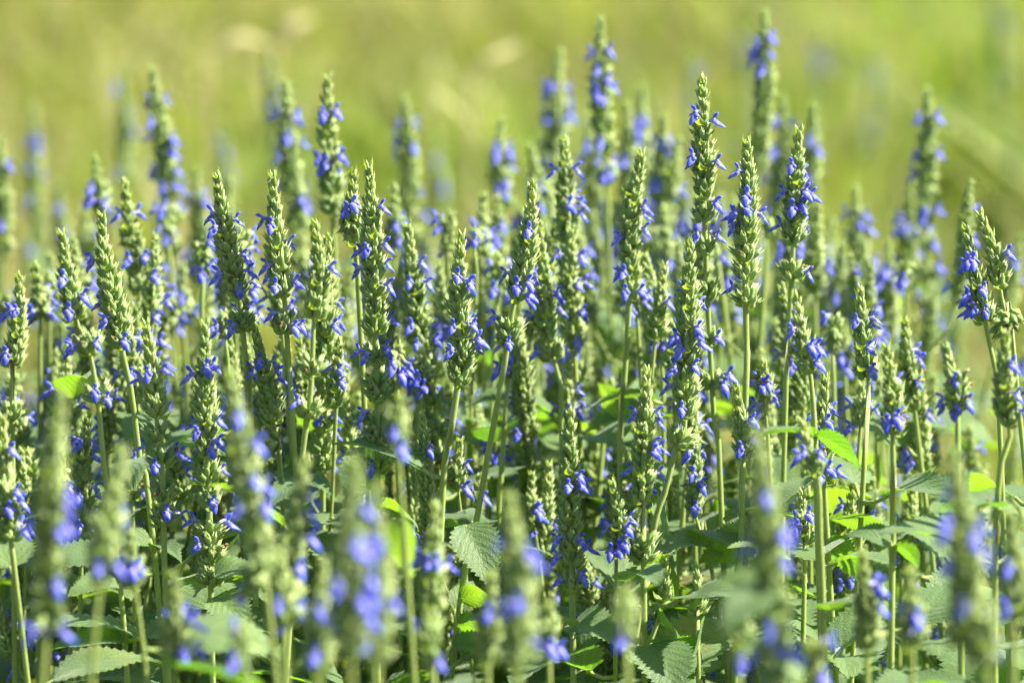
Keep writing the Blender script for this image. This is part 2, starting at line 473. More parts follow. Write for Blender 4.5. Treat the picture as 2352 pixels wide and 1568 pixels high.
def add_leaf(root, base, stem_p, dirv, nrm, length, var, width=1.0):
    """leaf with its stalk; everything in the plant's own space"""
    x = dirv / np.linalg.norm(dirv); y = np.cross(nrm, x); y /= np.linalg.norm(y); z = np.cross(x, y)
    A = Matrix(((x[0] * length, y[0] * length * width, z[0] * length, base[0]), (x[1] * length, y[1] * length * width, z[1] * length, base[1]),
                (x[2] * length, y[2] * length * width, z[2] * length, base[2]), (0, 0, 0, 1)))
    lf = link('leaf', LEAF[var % len(LEAF)], root, A)
    Ai = np.linalg.inv(np.array(A))
    d = base - stem_p; mid = stem_p + d * .5 + np.array((0, 0, -.12 * np.linalg.norm(d)))
    pts = catmull([stem_p, mid, base + x * .02 * length], .004)
    V = np.c_[pts, np.ones(len(pts))] @ Ai.T
    link('petiole', tube_mesh('petiole', V[:, :3], np.full(len(V), .0011 / length), n=6, square=False), lf)
    return lf

LEAFZ = HC - .50
def auto_leaves(root, cv, base, s0, r, dens=1.0, zmax=LEAFZ):
    s = s0 + r.uniform(.008, .03); k = r.randrange(4); n = 0
    while s < cv.len - .03:
        p = cv.at(s)
        if p[2] < zmax + r.uniform(-.02, .02) and p[2] > .12:
            grow = min(1.0, .62 + n * .14)
            for side in (0, 1):
                if r.random() > dens: continue
                a = k * math.pi / 2 + side * math.pi + r.uniform(-.5, .5) + .4
                e = r.uniform(.0, .65)
                d = np.array((math.cos(a) * math.cos(e), math.sin(a) * math.cos(e), math.sin(e)))
                b = p + d * r.uniform(.010, .026) * grow
                nrm = np.array((-d[0] * .6 + r.uniform(-.35, .35), -d[1] * .6 + r.uniform(-.35, .35), 1.0))
                add_leaf(root, b - base, p - base, d, nrm, r.uniform(.050, .088) * grow, r.randrange(10), r.uniform(.85, 1.15))
            n += 1
        s += r.uniform(.035, .065); k += 1

STAT = []
LOOSE = {'A1': 1.9, 'A2': 1.5, 'A8': 1.5, 'B2': 1.2, 'B3': 1.12, 'B4': 1.7, 'B6': 1.7, 'C3': 1.9, 'C6': 1.9, 'C10': 1.7, 'D1': 1.5, 'D2': 1.5, 'D2b': 1.6, 'D7': 1.7, 'E3': 1.9, 'E4': 1.5, 'F1': 1.4, 'H2': 1.7, 'C4': 1.2, 'C8': 1.3, 'C7': 1.2, 'G1': 1.25}
PLANTS = {}
def plant(key, tip, bot, d, flowers=(), way=(), w=(), label='', group=None, scale=1.0, nflow=0, leaves=1.0, sharp=None, seed=0, shoots=0):
    r = random.Random('%s%s' % (key, seed))
    scale *= .90 if d < 2.3 else .84
    Y = depth_to_Y(tip[0], tip[1], d)
    if sharp is None: sharp = 2.33 <= d <= 2.64
    dy = r.uniform(-.008, .008)
    T = pix(*tip, Y); B = pix(*bot, Y - dy)
    mid = (T + B) / 2 + np.array((r.uniform(-.0025, .0025), 0, 0))
    pts = [T, mid, B] + [pix(u, v, Y - dy) for u, v in way]
    last, prev = pts[-1], pts[-2]
    sl = (last - prev) / max(.02, prev[2] - last[2])
    h = last[2]
    gnd = np.array((last[0] + np.clip(sl[0], -.35, .35) * h * .45, last[1] + r.uniform(-.02, .02), 0.0))
    pts += [last * .5 + gnd * .5 + np.array((r.uniform(-.008, .008) + np.clip(sl[0], -.3, .3) * h * .05, 0, 0)), gnd]
    cv = Curve(pts)
    L = np.linalg.norm(T - mid) + np.linalg.norm(mid - B)
    wh = []
    for v in w:                                            # whorls set apart lower down the stem
        i = int(np.argmin([abs(proj(p)[1] - v) for p in cv.P])); wh.append(cv.S[i])
    root = bpy.data.objects.new('chia_plant', None); C.objects.link(root); root.location = gnd
    root.empty_display_size = .02
    root['label'] = label; root['category'] = 'plant'
    if group: root['group'] = group
    base = gnd
    sh = Matrix.Translation(-Vector(base))
    rs = (.00165 + .0004 * r.random()) * (scale if d > 2.3 else .85)
    sel = np.concatenate([np.arange(0, len(cv.P), 2), [len(cv.P) - 1]]) if sharp else np.concatenate([np.arange(0, len(cv.P), 5), [len(cv.P) - 1]])
    sel = np.unique(sel)
    Ss = cv.S[sel]
    st = tube_mesh('stem', cv.P[sel] - base, rs * (.35 + .65 * np.clip(Ss / .07, 0, 1)) * (1 + .5 * np.clip((Ss - .15) / .5, 0, 1)))
    link('stem', st, root)
    el = spike_elements(cv, L, wh, scale, r, LOOSE.get(key, 1.0 if d < 2.3 else r.uniform(1.0, 1.4)))
    if sharp:
        core = tube_mesh('flower_spike', cv.P[cv.S <= max(L, .01)] - base, rs * (.3 + .5 * np.clip(cv.S[cv.S <= max(L, .01)] / .06, 0, 1)) * 1.12, n=6, square=False)
        sp = link('flower_spike', core, root)
        for e in el:
            nm = {'calyx': 'calyx', 'bud': 'bud', 'bract': 'bract', 'scale': 'tip_bract'}[e[0]]
            ml = ME[e[0]]
            link(nm, ml[e[1] % len(ml)], sp, sh @ e[2])
    else:
        V, F, E = bake(el, base)
        sp = link('flower_spike', mesh('flower_spike', V, F, 'calyx', E), root); sp['kind'] = 'stuff'
    cand = [e for e in el if e[0] in ('calyx', 'bud') and e[3] > .5]
    used = set()
    def put_flower(i):
        e = cand[i]; used.add(i)
        Mx = sh @ flower_matrix(e[4], e[5], r, (.96 + .18 * r.random()) * (.75 + .3 * scale)); v = r.randrange(6)
        if sharp:
            f = link('flower', ME['tube'][v], root, Mx); link('upper_lip', ME['upper'][v], f); link('lower_lip', ME['lower'][v], f)
        else:
            link('flower', ME['flower'][v], root, Mx)
    if cand:
        pp = np.array([proj(e[5] + e[4] * .0035) for e in cand])
        for fx, fy in flowers:
            dd = np.hypot(pp[:, 0] - fx, pp[:, 1] - fy + 2)
            for i in used: dd[i] += 14
            # prefer calyces on the seen side
            dd += np.array([6 * max(0, e[4][1]) for e in cand])
            put_flower(int(np.argmin(dd)))
        for _ in range(nflow + (1 if len(flowers) >= 4 else 0)):
            i = r.randrange(len(cand))
            if i not in used: put_flower(i)
        if sharp and len(cand) > 30:
            for _ in range(r.choice((1, 2, 3, 5))):
                i = r.randrange(len(cand) // 2, len(cand))
                if i not in used and cand[i][4][1] < .3:
                    used.add(i); e = cand[i]; link('withered_flower', ME['withered'][r.randrange(3)], root, sh @ flower_matrix(e[4], e[5], r, .95))
    for _ in range(shoots):                                # side shoots: a branch with a smaller spike of its own
        s0 = max([L] + wh) + r.uniform(.06, .19); P0 = cv.at(min(s0, cv.len * .8))
        a = r.uniform(0, 6.28); out = np.array((math.cos(a), math.sin(a) * .7, 0)) * r.uniform(.018, .045)
        Lb = r.uniform(.03, .075); top = T[2] - r.uniform(.05, .21); top = max(top, P0[2] + .035 + Lb)
        Tb = np.array((P0[0] + out[0] * 1.25, P0[1] + out[1] * 1.25, top)); Bb = np.array((P0[0] + out[0], P0[1] + out[1], top - Lb))
        cb = Curve([Tb, Bb, P0 * .55 + Bb * .45 + out * .15, P0])
        link('side_stem', tube_mesh('side_stem', cb.P[::3] - base, np.full(len(cb.P[::3]), rs * .7)), root)
        eb = spike_elements(cb, Lb, [], scale * .9, r, 1.1)
        V, F, E = bake(eb, base); o_ = link('side_spike', mesh('side_spike', V, F, 'calyx', E), root); o_['kind'] = 'stuff'
        cb_ = [e for e in eb if e[0] == 'calyx']
        for e in r.sample(cb_, min(len(cb_), r.choice((2, 3, 4, 6)))):
            link('flower', ME['flower'][r.randrange(6)], root, sh @ flower_matrix(e[4], e[5], r, .95 * (.75 + .3 * scale)))
    if leaves: auto_leaves(root, cv, base, max([L] + wh), r, leaves * (.12 if d < 2.3 else .52))
    PLANTS[key] = (root, cv, base, Y)
    STAT.append((key, round(T[2], 2), len(el)))
    return root

# ------------------------------------------------------------------ the ground and the meadow behind
def sheet():
    xs = np.concatenate([[-600, -60, -12], np.linspace(-5, 5, 26), [12, 60, 600]]); ys = np.concatenate([[-300, -20], np.linspace(-2, 14, 40), [25, 80, 1200]])
    V = [(x, y, (.02 * math.sin(x * 2.1 + y) * math.sin(y * 1.3) - .02) if abs(x) < 6 and -1 < y < 13 else -.02) for y in ys for x in xs]
    n = len(xs); F = [(j * n + i, j * n + i + 1, (j + 1) * n + i + 1, (j + 1) * n + i) for j in range(len(ys) - 1) for i in range(n - 1)]
    o = link('ground', mesh('ground', V, F, 'soil')); o['kind'] = 'structure'
sheet()

def grass(name, n, xr, yr, hmin, hmax, label, wmul=1.0, seed=3, lean=1.0):
    g = np.random.default_rng(seed)
    y = yr[0] + (yr[1] - yr[0]) * g.random(n) ** 1.0
    x = (g.random(n) * 2 - 1) * (xr + .16 * y)
    clump = .5 + .5 * np.sin(x * 3.1 + 1.7 * np.sin(y * 1.9)) * np.sin(y * 2.3 + x)
    h = hmin + (hmax - hmin) * g.random(n) * (.45 + .55 * clump)
    a = g.random(n) * 2 * np.pi; w = (.0022 + .003 * g.random(n)) * wmul
    la = g.random(n) * 2 * np.pi; ln = h * lean * g.random(n)
    k = g.random(n)
    bare = ((x - .60) / .16) ** 2 + ((y - 6.1) / .8) ** 2 < 1          # a trodden patch of open soil
    h = np.where(bare, h * .15, h); ln = np.where(bare, ln * .15, ln)
    wx, wy = np.cos(a) * w, np.sin(a) * w
    lx, ly = np.cos(la) * ln, np.sin(la) * ln
    z0 = -.04
    V = np.empty((n, 7, 3), np.float32)
    for j, (t, ws) in enumerate(((0, 1), (.45, .9), (.8, .6))):
        bx, by, bz = x + lx * t ** 1.8, y + ly * t ** 1.8, z0 + h * (t - .12 * t * t)
        V[:, 2 * j] = np.c_[bx - wx * ws, by - wy * ws, bz]; V[:, 2 * j + 1] = np.c_[bx + wx * ws, by + wy * ws, bz]
    V[:, 6] = np.c_[x + lx, y + ly, z0 + h * .88]
    idx = np.arange(n)[:, None] * 7
    loops = np.concatenate([idx + [0, 1, 3, 2], idx + [2, 3, 5, 4], idx + [4, 5, 6]], axis=1).ravel().astype(np.int32)
    tot = np.tile([4, 4, 3], n).astype(np.int32); start = np.concatenate([[0], np.cumsum(tot)[:-1]]).astype(np.int32)
    me = bpy.data.meshes.new(name); me.vertices.add(n * 7); me.vertices.foreach_set('co', V.ravel())
    me.loops.add(len(loops)); me.loops.foreach_set('vertex_index', loops)
    me.polygons.add(len(tot)); me.polygons.foreach_set('loop_start', start)
    at = me.attributes.new('edge', 'FLOAT', 'POINT'); at.data.foreach_set('value', np.repeat(k, 7).astype(np.float32))
    me.materials.append(M['grass']); me.update(calc_edges=True)
    o = link(name, me); o['kind'] = 'stuff'; o['label'] = label; o['category'] = 'grass'
grass('meadow_grass', 90000, .35, (3.9, 11.5), .12, .50, 'yellow green meadow grass growing behind the stand of chia', 1.25)
grass('far_grass', 22000, 1.5, (11.5, 26), .2, .6, 'far meadow grass thinning out behind the nearer grass', 3.0, 5)
grass('low_grass', 16000, .35, (1.2, 4.0), .04, .15, 'short grass growing in the shade under the chia plants', 1.1, 8)

# ------------------------------------------------------------------ the plants one can tell apart
exec_specs = []
def S(*a, **k): exec_specs.append((a, k))
FR = {'E7': 'blurred thick chia spike with two flower pairs, before the pale lilac one', 'E8': 'blurred chia tip leaning right, before the slim ribbed stem',
      'E11': 'blurred chia spike leaning left with pale flowers, before the bent dried spike', 'F4': 'blurred thin upright chia spike with one flower, before the longest spike',
      'F7': 'blurred chia spike leaning right, before the foot of the separate-whorl spike', 'F8': 'widest blurred chia spike, flowering all the way down, before the broad upright leaf',
      'F9': 'blurred thick chia spike with lavender bunch, beside the drooping toothed leaf', 'F10': 'half blurred slim chia spike with flowers at its waist, before the slanted stem foot',
      'G8': 'very blurred tall chia spike before the bright backlit leaves', 'G11': 'blurred small chia tip with one flower beneath the slender pointed spike',
      'H6': 'very blurred chia spike with wide blue tiers before broad grey leaves', 'H10': 'half blurred short dark chia spike among grey green leaves',
      'I1': 'half blurred short chia tip below the stout three-tiered spike', 'I2': 'blurred low chia spike under the long spike of dark whorls',
      'I3': 'blurred low chia tip next to the slim flowering blurred one', 'I4': 'blurred low chia spike beside the very blurred wide-tiered spike',
      'I5': 'blurred low chia tip beside the small wheat-like spike', 'I6': 'blurred low chia spike with flower ring beside the widest blurred spike',
      'I7': 'blurred chia spike under the leaf pair at the right end', 'I8': 'blurred low chia tip with few flowers beside the ringed low spike',
      'I9': 'blurred low chia tip beneath the very blurred tall spike',
      'A9': 'soft chia spike beside the very tall crowded one', 'B5': 'soft tall chia spike beside the one with paired blue flowers',
      'B12': 'soft slender chia spike with few flowers behind the longest spike', 'C11': 'soft wide chia spike with scattered round flowers beside the topmost middle one',
      'C12': 'soft short chia spike with dense blue sides behind the slanted stem', 'C13': 'soft green chia tip behind the brush-like one',
      'C14': 'soft chia spike between the brush-like tip and the tallest sharp spike', 'C17': 'soft chia spike behind the tall fuzzy whorled one',
      'C18': 'soft chia spike just before the topmost middle one', 'D8': 'soft chia spike with a flower bunch beside the apart-standing tall one',
      'D9': 'soft chia spike behind the one thick with open flowers', 'D10': 'soft chia spike with two round flowers beside the open-flowered one',
      'D13': 'soft chia spike half behind the tall one standing apart'}
FRONT = 'front rank of chia'
BACK = 'back rank of chia'
MID = 'chia crowded inside the stand'

S('A1', (284, 418), (322, 705), 2.66, [(271, 503), (322, 497), (346, 579), (338, 590)], label='chia spike with three loose whorls, close behind the slim leaning spike beside it', sharp=True)
S('A2', (234, 491), (262, 700), 2.5, [(208, 602), (240, 725), (237, 781), (310, 865)], [(278, 796), (300, 890), (322, 1060), (350, 1225)], [735, 775, 800], label='slim chia spike leaning left with a small wither spot and long bare ribbed stem')
S('A3', (141, 535), (180, 750), 2.43, [(142, 655), (205, 670), (152, 746), (160, 800), (235, 815), (225, 905), (150, 830)], [(200, 780), (225, 920), (240, 1080), (290, 1520)], [795, 820, 915], label='chia with bright pale tip and two wide low whorls on a long ribbed stem')
S('A4', (498, 403), (551, 696), 2.5, [(492, 491), (486, 525), (542, 509), (562, 579), (504, 640), (548, 670), (580, 626), (577, 661), (530, 755)], [(557, 755), (568, 860), (576, 975)], [745, 762], label='chia spike bending left at its tip with nine blue flowers on both sides')
S('A5', (218, 365), (235, 560), 2.86, [(200, 450), (212, 458), (205, 468), (250, 456)], label='soft chia spike with one dense clump of blue low on its tip', leaves=.5)
S('A6', (44, 633), (32, 830), 2.56, [(10, 708), (32, 711), (15, 830)], [(28, 960)], [860, 900], label='dark green chia spike with two narrow hanging flowers, by the edge of the stand')
S('A7', (81, 611), (92, 800), 2.68, [(76, 717), (67, 740), (117, 766), (122, 690), (70, 830), (110, 780)], label='', group=MID, sharp=True)
S('A8', (350, 160), (392, 600), 3.0, [(333, 215), (380, 213), (350, 290), (345, 320), (400, 335), (405, 320), (390, 345), (350, 400), (415, 410), (375, 440), (400, 440), (415, 470), (370, 540), (400, 545), (412, 420)], label='very tall chia spike crowded with blue flowers to its foot, behind the leaning spikes', scale=1.1)
S('A9', (450, 390), (458, 680), 3.1, [(480, 400), (470, 460), (430, 470), (480, 540)], group=BACK, nflow=2)
S('A10', (419, 608), (425, 800), 2.82, [(380, 645), (412, 690), (425, 700), (395, 700)], group=MID, nflow=3)
S('A11', (483, 660), (485, 850), 2.8, [(500, 690)], group=MID, nflow=2)
S('B1', (626, 403), (654, 696), 2.5, [(594, 503), (632, 519), (674, 544), (607, 602), (635, 646), (685, 664), (617, 670), (679, 749), (688, 790)], [(658, 760), (668, 900), (680, 1090)], [752, 768], label='chia spike with bright pointed tip above one separate whorl on a straight bare stem')
S('B2', (723, 514), (720, 755), 2.43, [(721, 643), (767, 611), (676, 942)], [(716, 860), (706, 985), (690, 1080)], [855, 960], label='pale fuzzy chia spike with few flowers and a second whorl far below it')
S('B2b', (753, 544), (742, 1085), 2.56, [(787, 702), (764, 740), (784, 740), (770, 748), (800, 850), (765, 945), (790, 985)], label='long dark chia spike with a bunch of blue flowers halfway down')
S('B3', (847, 380), (862, 800), 2.5, [(890, 473), (822, 570), (833, 575), (893, 567), (887, 608), (885, 672), (812, 614), (825, 820), (868, 875), (832, 935), (890, 990), (880, 1115), (826, 812), (895, 800)], [(866, 950), (866, 1110), (863, 1180)], [840, 880, 925, 975, 1030, 1090], label='longest chia spike, stacked whorls nearly to the leaves, with a shorter twin at its left')
S('B3b', (812, 397), (822, 640), 2.53, [(814, 473), (805, 480)], label='short pointed chia spike pressed against the longest spike', leaves=0)
S('B4', (752, 178), (768, 560), 2.72, [(733, 262), (783, 262), (730, 370), (795, 365), (727, 400), (780, 400), (790, 360), (800, 560)], label='tall chia spike with paired blue flowers rising behind the longest spike', scale=1.05)
S('B5', (655, 190), (690, 620), 2.97, [(635, 262), (698, 257), (640, 345), (705, 340), (690, 480), (700, 450), (640, 350), (715, 470)], group=BACK, nflow=3)
S('B6', (935, 514), (1000, 930), 2.6, [(929, 650), (1010, 640), (1010, 580), (951, 734), (951, 778), (1024, 780), (945, 790), (1024, 1056), (951, 1088), (975, 1103), (965, 1090), (1080, 1060)], [(1002, 1060), (1008, 1180)], [1000, 1060, 1085], label='pale leaning chia spike with thick whorls down to a dark flowering one')
S('B7', (1036, 494), (1030, 640), 2.76, [(1010, 585)], group=MID, nflow=2)
S('B8', (1060, 538), (1062, 790), 2.5, [(1044, 637), (1083, 643), (1095, 728), (1077, 766), (1098, 769), (1030, 766), (1090, 740), (1040, 810), (1025, 815)], [(1052, 880), (1035, 1000), (1015, 1170)], [820, 850, 875], label='chia spike with yellow green pointed tip and flower pairs at its waist')
S('B9', (1111, 447), (1110, 720), 2.82, [(1080, 520), (1110, 541), (1085, 640), (1135, 560)], group=MID, nflow=4)
S('B10', (1142, 453), (1140, 650), 2.88, [(1150, 540)], group=MID, nflow=2)
S('B11', (1142, 585), (1138, 740), 2.72, [(1130, 610), (1140, 660)], group=MID, nflow=1)
S('B12', (930, 225), (940, 560), 3.12, [(912, 262), (942, 262), (940, 345), (890, 320), (905, 350), (880, 335)], group=BACK, nflow=2)
S('B13', (904, 429), (905, 640), 2.8, [(915, 520), (930, 500), (890, 600)], group=MID, nflow=3)
S('C1', (1223, 424), (1176, 715), 2.5, [(1223, 538), (1231, 620), (1187, 655), (1211, 655), (1130, 690), (1162, 785), (1228, 632), (1208, 690), (1222, 695)], [(1160, 830), (1120, 1050), (1088, 1230), (1060, 1360)], [765, 785], label='chia spike leaning right on a long slanted ribbed stem with drooping toothed leaf', leaves=0)
S('C2', (1237, 520), (1262, 790), 2.6, [(1232, 690), (1214, 725), (1284, 667), (1287, 714), (1225, 820), (1260, 640)], [(1285, 880), (1290, 1000)], [830], label='dark chia spike half behind the one leaning right')
S('C3', (1295, 318), (1325, 900), 2.64, [(1270, 385), (1322, 371), (1317, 470), (1340, 460), (1338, 488), (1330, 455), (1281, 605), (1343, 605), (1352, 672), (1360, 660), (1315, 920)], [(1330, 1000)], label='tall chia spike with spaced fuzzy whorls, behind the long slanted stem')
S('C4', (1473, 350), (1447, 652), 2.58, [(1484, 491), (1478, 526), (1422, 520), (1422, 552), (1410, 631), (1460, 681), (1454, 760), (1490, 500), (1418, 630)], [(1442, 760), (1432, 900), (1425, 1010)], [690], label='chia spike with brush-like tip on a thick pale bare stem leaning right')
S('C5', (1481, 585), (1498, 800), 2.66, [(1519, 667), (1505, 660)], [(1500, 900)], label='plain chia spike with a single blue flower beside the thick pale stem', sharp=True)
S('C6', (1612, 183), (1640, 960), 2.53, [(1590, 262), (1645, 268), (1577, 350), (1657, 378), (1582, 378), (1588, 525), (1640, 530), (1660, 535), (1605, 690), (1640, 780), (1690, 840), (1600, 860), (1640, 1030)], [(1650, 1010)], label='tallest sharp chia spike, dark whorls set apart and old brown flowers')
S('C7', (1585, 556), (1570, 1000), 2.47, [(1563, 667), (1610, 696), (1618, 757), (1548, 766), (1530, 790), (1560, 787), (1610, 790), (1530, 845), (1590, 848), (1575, 955), (1610, 770)], [(1556, 1020), (1530, 1120), (1478, 1350)], [1030], label='very pale fuzzy chia spike crossing in front of the dark tallest one')
S('C8', (1715, 325), (1712, 560), 2.5, [(1690, 395), (1705, 465), (1725, 470), (1680, 495), (1675, 510), (1750, 498), (1710, 480), (1682, 500)], [(1712, 640), (1714, 800), (1712, 930)], [600, 640, 700], label='chia spike with a ring of blue flowers below its green tip, on straight yellow stem')
S('C10', (1378, 45), (1395, 470), 2.9, [(1355, 125), (1405, 115), (1392, 175), (1360, 210), (1375, 215), (1415, 205), (1390, 235), (1395, 400), (1370, 330), (1420, 370), (1400, 475)], label='soft tall chia spike with round blue flowers, topmost in the middle of the back', scale=1.05)
S('C11', (1285, 120), (1275, 480), 3.2, [(1218, 142), (1220, 175), (1250, 165), (1305, 180), (1275, 190), (1235, 225), (1310, 235), (1265, 265), (1300, 260), (1250, 262)], group=BACK, scale=1.25, nflow=3)
S('C12', (1150, 275), (1158, 520), 3.02, [(1140, 325), (1135, 355), (1180, 330), (1145, 430), (1165, 445), (1185, 350), (1140, 440)], group=BACK, nflow=2)
S('C13', (1475, 200), (1480, 460), 3.15, [(1440, 335), (1470, 330)], group=BACK, nflow=4)
S('C14', (1525, 270), (1530, 560), 3.02, [(1500, 300), (1545, 300), (1530, 325), (1545, 440), (1500, 430)], group=BACK, nflow=4)
S('C15', (1525, 480), (1530, 690), 2.84, [(1540, 520), (1550, 630), (1520, 640)], group=MID, nflow=2)
S('C16', (1215, 330), (1265, 560), 2.95, [(1210, 420), (1235, 410)], group=MID, nflow=2)
S('C17', (1345, 270), (1370, 560), 3.1, [(1380, 480), (1345, 420), (1420, 330)], group=BACK, nflow=5)
S('C18', (1440, 240), (1440, 560), 3.05, [(1430, 380), (1450, 300)], group=BACK, nflow=4)
S('D1', (1835, 300), (1822, 560), 2.54, [(1817, 380), (1852, 388), (1802, 438), (1862, 435), (1824, 473), (1858, 479), (1790, 515), (1844, 515), (1852, 649), (1830, 465), (1870, 440)], [(1818, 640), (1810, 800), (1803, 970)], [575, 650], label='chia spike thick with open blue flowers on a bare stem right of the yellow stem')
S('D2', (2250, 492), (2300, 680), 2.5, [(2309, 585)], [(2316, 740), (2330, 830)], [715, 728], label='right one of two twin chia spikes, one lone flower and a thorny-looking seed whorl')
S('D2b', (2218, 522), (2268, 769), 2.5, [(2215, 608), (2244, 600), (2259, 655), (2218, 676), (2233, 708), (2225, 690), (2268, 717), (2236, 752), (2222, 730), (2238, 600)], [(2280, 820), (2292, 880)], label='left one of two twin chia spikes, hung with deep blue flowers')
S('D3', (1975, 664), (1995, 880), 2.52, [(1954, 740), (2016, 731), (1972, 793), (1985, 855), (2020, 742)], [(1992, 960), (1984, 1080)], label='chia spike with three lavender flowers between two soft green ones on a straight stem')
S('D4', (1828, 682), (1862, 865), 2.45, [(1812, 750), (1820, 760), (1890, 800), (1885, 830)], [(1868, 930), (1872, 1010)], label='leaning chia spike tucked in front of a bare stem, flowers at its shoulder')
S('D5', (2078, 738), (2108, 1000), 2.62, [(2117, 800), (2120, 880), (2125, 815)], label='pale chia spike without wither marks, between the lavender flowered spike and a soft one')
S('D6', (1755, 30), (1740, 400), 3.0, [(1770, 50), (1768, 80), (1730, 110), (1720, 135), (1770, 135), (1745, 150), (1735, 120), (1725, 145)], label='lone soft chia spike high against the open meadow, blue clusters near its tip')
S('D7', (2130, 205), (2130, 760), 3.0, [(2108, 285), (2155, 280), (2098, 355), (2150, 357), (2085, 395), (2135, 490), (2150, 490), (2145, 520), (2120, 500), (2150, 560), (2155, 620), (2100, 540), (2085, 400)], label='soft tall chia spike standing apart beside the twin spikes')
S('D8', (1965, 430), (1975, 680), 3.0, [(1945, 460), (1990, 500), (2000, 525), (1985, 520), (1998, 600), (2010, 590)], group=BACK, nflow=2)
S('D9', (1800, 225), (1785, 520), 3.1, [(1780, 265), (1820, 280), (1770, 355), (1785, 360), (1775, 340)], group=BACK, nflow=2)
S('D10', (1868, 240), (1860, 520), 3.1, [(1880, 285), (1885, 355), (1850, 320)], group=BACK, nflow=2)
S('D11', (2040, 560), (2040, 820), 2.95, [(2000, 660), (2020, 655), (2040, 650), (2060, 660), (2070, 665), (2010, 670)], group=MID, nflow=2)
S('D12', (1935, 560), (1930, 800), 2.95, [(1900, 600), (1915, 690), (1900, 720)], group=MID, nflow=4)
S('D13', (2090, 420), (2095, 700), 3.1, [(2060, 500), (2075, 510), (2050, 600)], group=BACK, nflow=3)
S('E1', (149, 866), (158, 985), 2.6, [(125, 890), (120, 905)], label='small chia tip with curled buds beside the wide low whorl', scale=.85)
S('E2', (202, 955), (188, 1240), 2.55, [(185, 995), (220, 993), (176, 977), (187, 1135), (222, 1120), (190, 1240), (212, 1230), (225, 1135), (205, 1210)], label='chia spike with small pale lilac flowers and brown withered ones', scale=.85)
S('E3', (335, 745), (362, 985), 2.45, [(388, 850), (325, 1021), (407, 1021), (349, 1062), (407, 1057), (419, 1182), (400, 1175), (318, 870)], [(374, 1110), (380, 1370)], [1025, 1060, 1150, 1190], label='pale soft chia spike on a stout green stem carrying dark lower whorls')
S('E4', (470, 745), (482, 1200), 2.45, [(431, 860), (513, 842), (442, 977), (450, 985), (519, 962), (485, 1018), (513, 1018), (524, 1091), (492, 1158), (520, 1197), (454, 1246), (520, 1180), (415, 1190)], [(484, 1340), (486, 1450)], [1235, 1270, 1300, 1340, 1380], label='long chia spike in dark stacked whorls with deep blue flowers, above broad leaves')
S('E5', (6, 956), (30, 1280), 2.39, [(32, 1030), (26, 1155), (56, 1153), (70, 1123), (73, 1208), (10, 1100), (5, 1180), (70, 1290)], label='thick chia spike at the end of the stand with pairs of blue flowers')
S('E6', (61, 1030), (64, 1180), 2.6, [], label='little flowerless chia spike behind the thick one at the end of the stand', scale=.85)
S('E7', (140, 910), (108, 1400), 2.0, [(117, 1223), (149, 1223), (160, 1165), (165, 1150), (90, 1440), (118, 1445), (150, 1330)], [(100, 1520)], [1440], group=FRONT)
S('E8', (281, 1035), (222, 1400), 2.02, [(270, 1155), (262, 1150), (250, 1300), (262, 1310), (240, 1290)], group=FRONT)
S('E9', (300, 1225), (322, 1430), 2.22, [(305, 1320), (320, 1300)], label='pale blurred chia spike on a thin whitish stem, lowest of the left front', scale=.9)
S('E10', (316, 953), (305, 1190), 2.56, [(305, 1060), (322, 1165), (300, 1080), (325, 1060)], label='small chia spike hidden behind the slim leaning stem', scale=.85)
S('E11', (530, 860), (606, 1330), 2.08, [(550, 960), (590, 1010), (590, 1110), (600, 1115), (640, 1150), (555, 1160)], [(622, 1430)], [1370], group=FRONT)
S('F1', (583, 750), (628, 970), 2.52, [(647, 854), (570, 855), (600, 830), (640, 860)], [(638, 1010), (646, 1110)], [1010], label='bent chia spike with brown dried flowers between two bare stems', scale=.95)
S('F4', (918, 910), (922, 1130), 2.14, [(925, 1010), (910, 1000)], group=FRONT, scale=.8)
S('F6', (1057, 1009), (1060, 1190), 2.55, [(1076, 1062), (1078, 1150)], label='small green chia spike with two flowers at its right, behind the slanted stem', scale=.8)
S('F7', (700, 1060), (655, 1440), 2.15, [(725, 1150), (735, 1195), (730, 1240), (710, 1290), (650, 1430), (700, 1420)], group=FRONT)
S('F8', (815, 1060), (806, 1540), 1.9, [(830, 1265), (910, 1185), (845, 1265), (880, 1340), (895, 1370), (815, 1390), (850, 1400), (835, 1395), (880, 1420), (770, 1350)], group=FRONT)
S('F8b', (862, 1120), (866, 1560), 1.93, [(880, 1240), (905, 1380), (840, 1480)], label='blurred chia spike close beside the widest blurred one', group=FRONT, scale=.9)
S('H6b', (2232, 1260), (2275, 1600), 1.96, [(2215, 1400), (2290, 1480)], label='blurred leaning chia tip just before the wide-tiered blurred spike', group=FRONT, scale=.9)
S('F7b', (745, 1290), (735, 1600), 2.02, [(720, 1400), (765, 1420), (715, 1500)], label='blurred chia tip between the ringed low spike and the widest one', group=FRONT, scale=.9)
S('F9', (1168, 1140), (1190, 1560), 1.95, [(1125, 1220), (1230, 1300), (1220, 1295), (1165, 1385), (1190, 1395), (1180, 1390), (1150, 1390), (1220, 1470)], group=FRONT)
S('F10', (1000, 1160), (992, 1480), 2.2, [(985, 1290), (1020, 1290), (1035, 1300), (960, 1285), (930, 1470)], group=FRONT, scale=.9)
S('G1', (1310, 945), (1315, 1400), 2.45, [(1312, 1015), (1295, 1105), (1325, 1105), (1345, 1108), (1270, 1245), (1275, 1295), (1310, 1300), (1355, 1255), (1350, 1325), (1285, 1385), (1345, 1240), (1320, 1115)], label='stout chia spike, pale above and shaded dark below, flowering in three tiers')
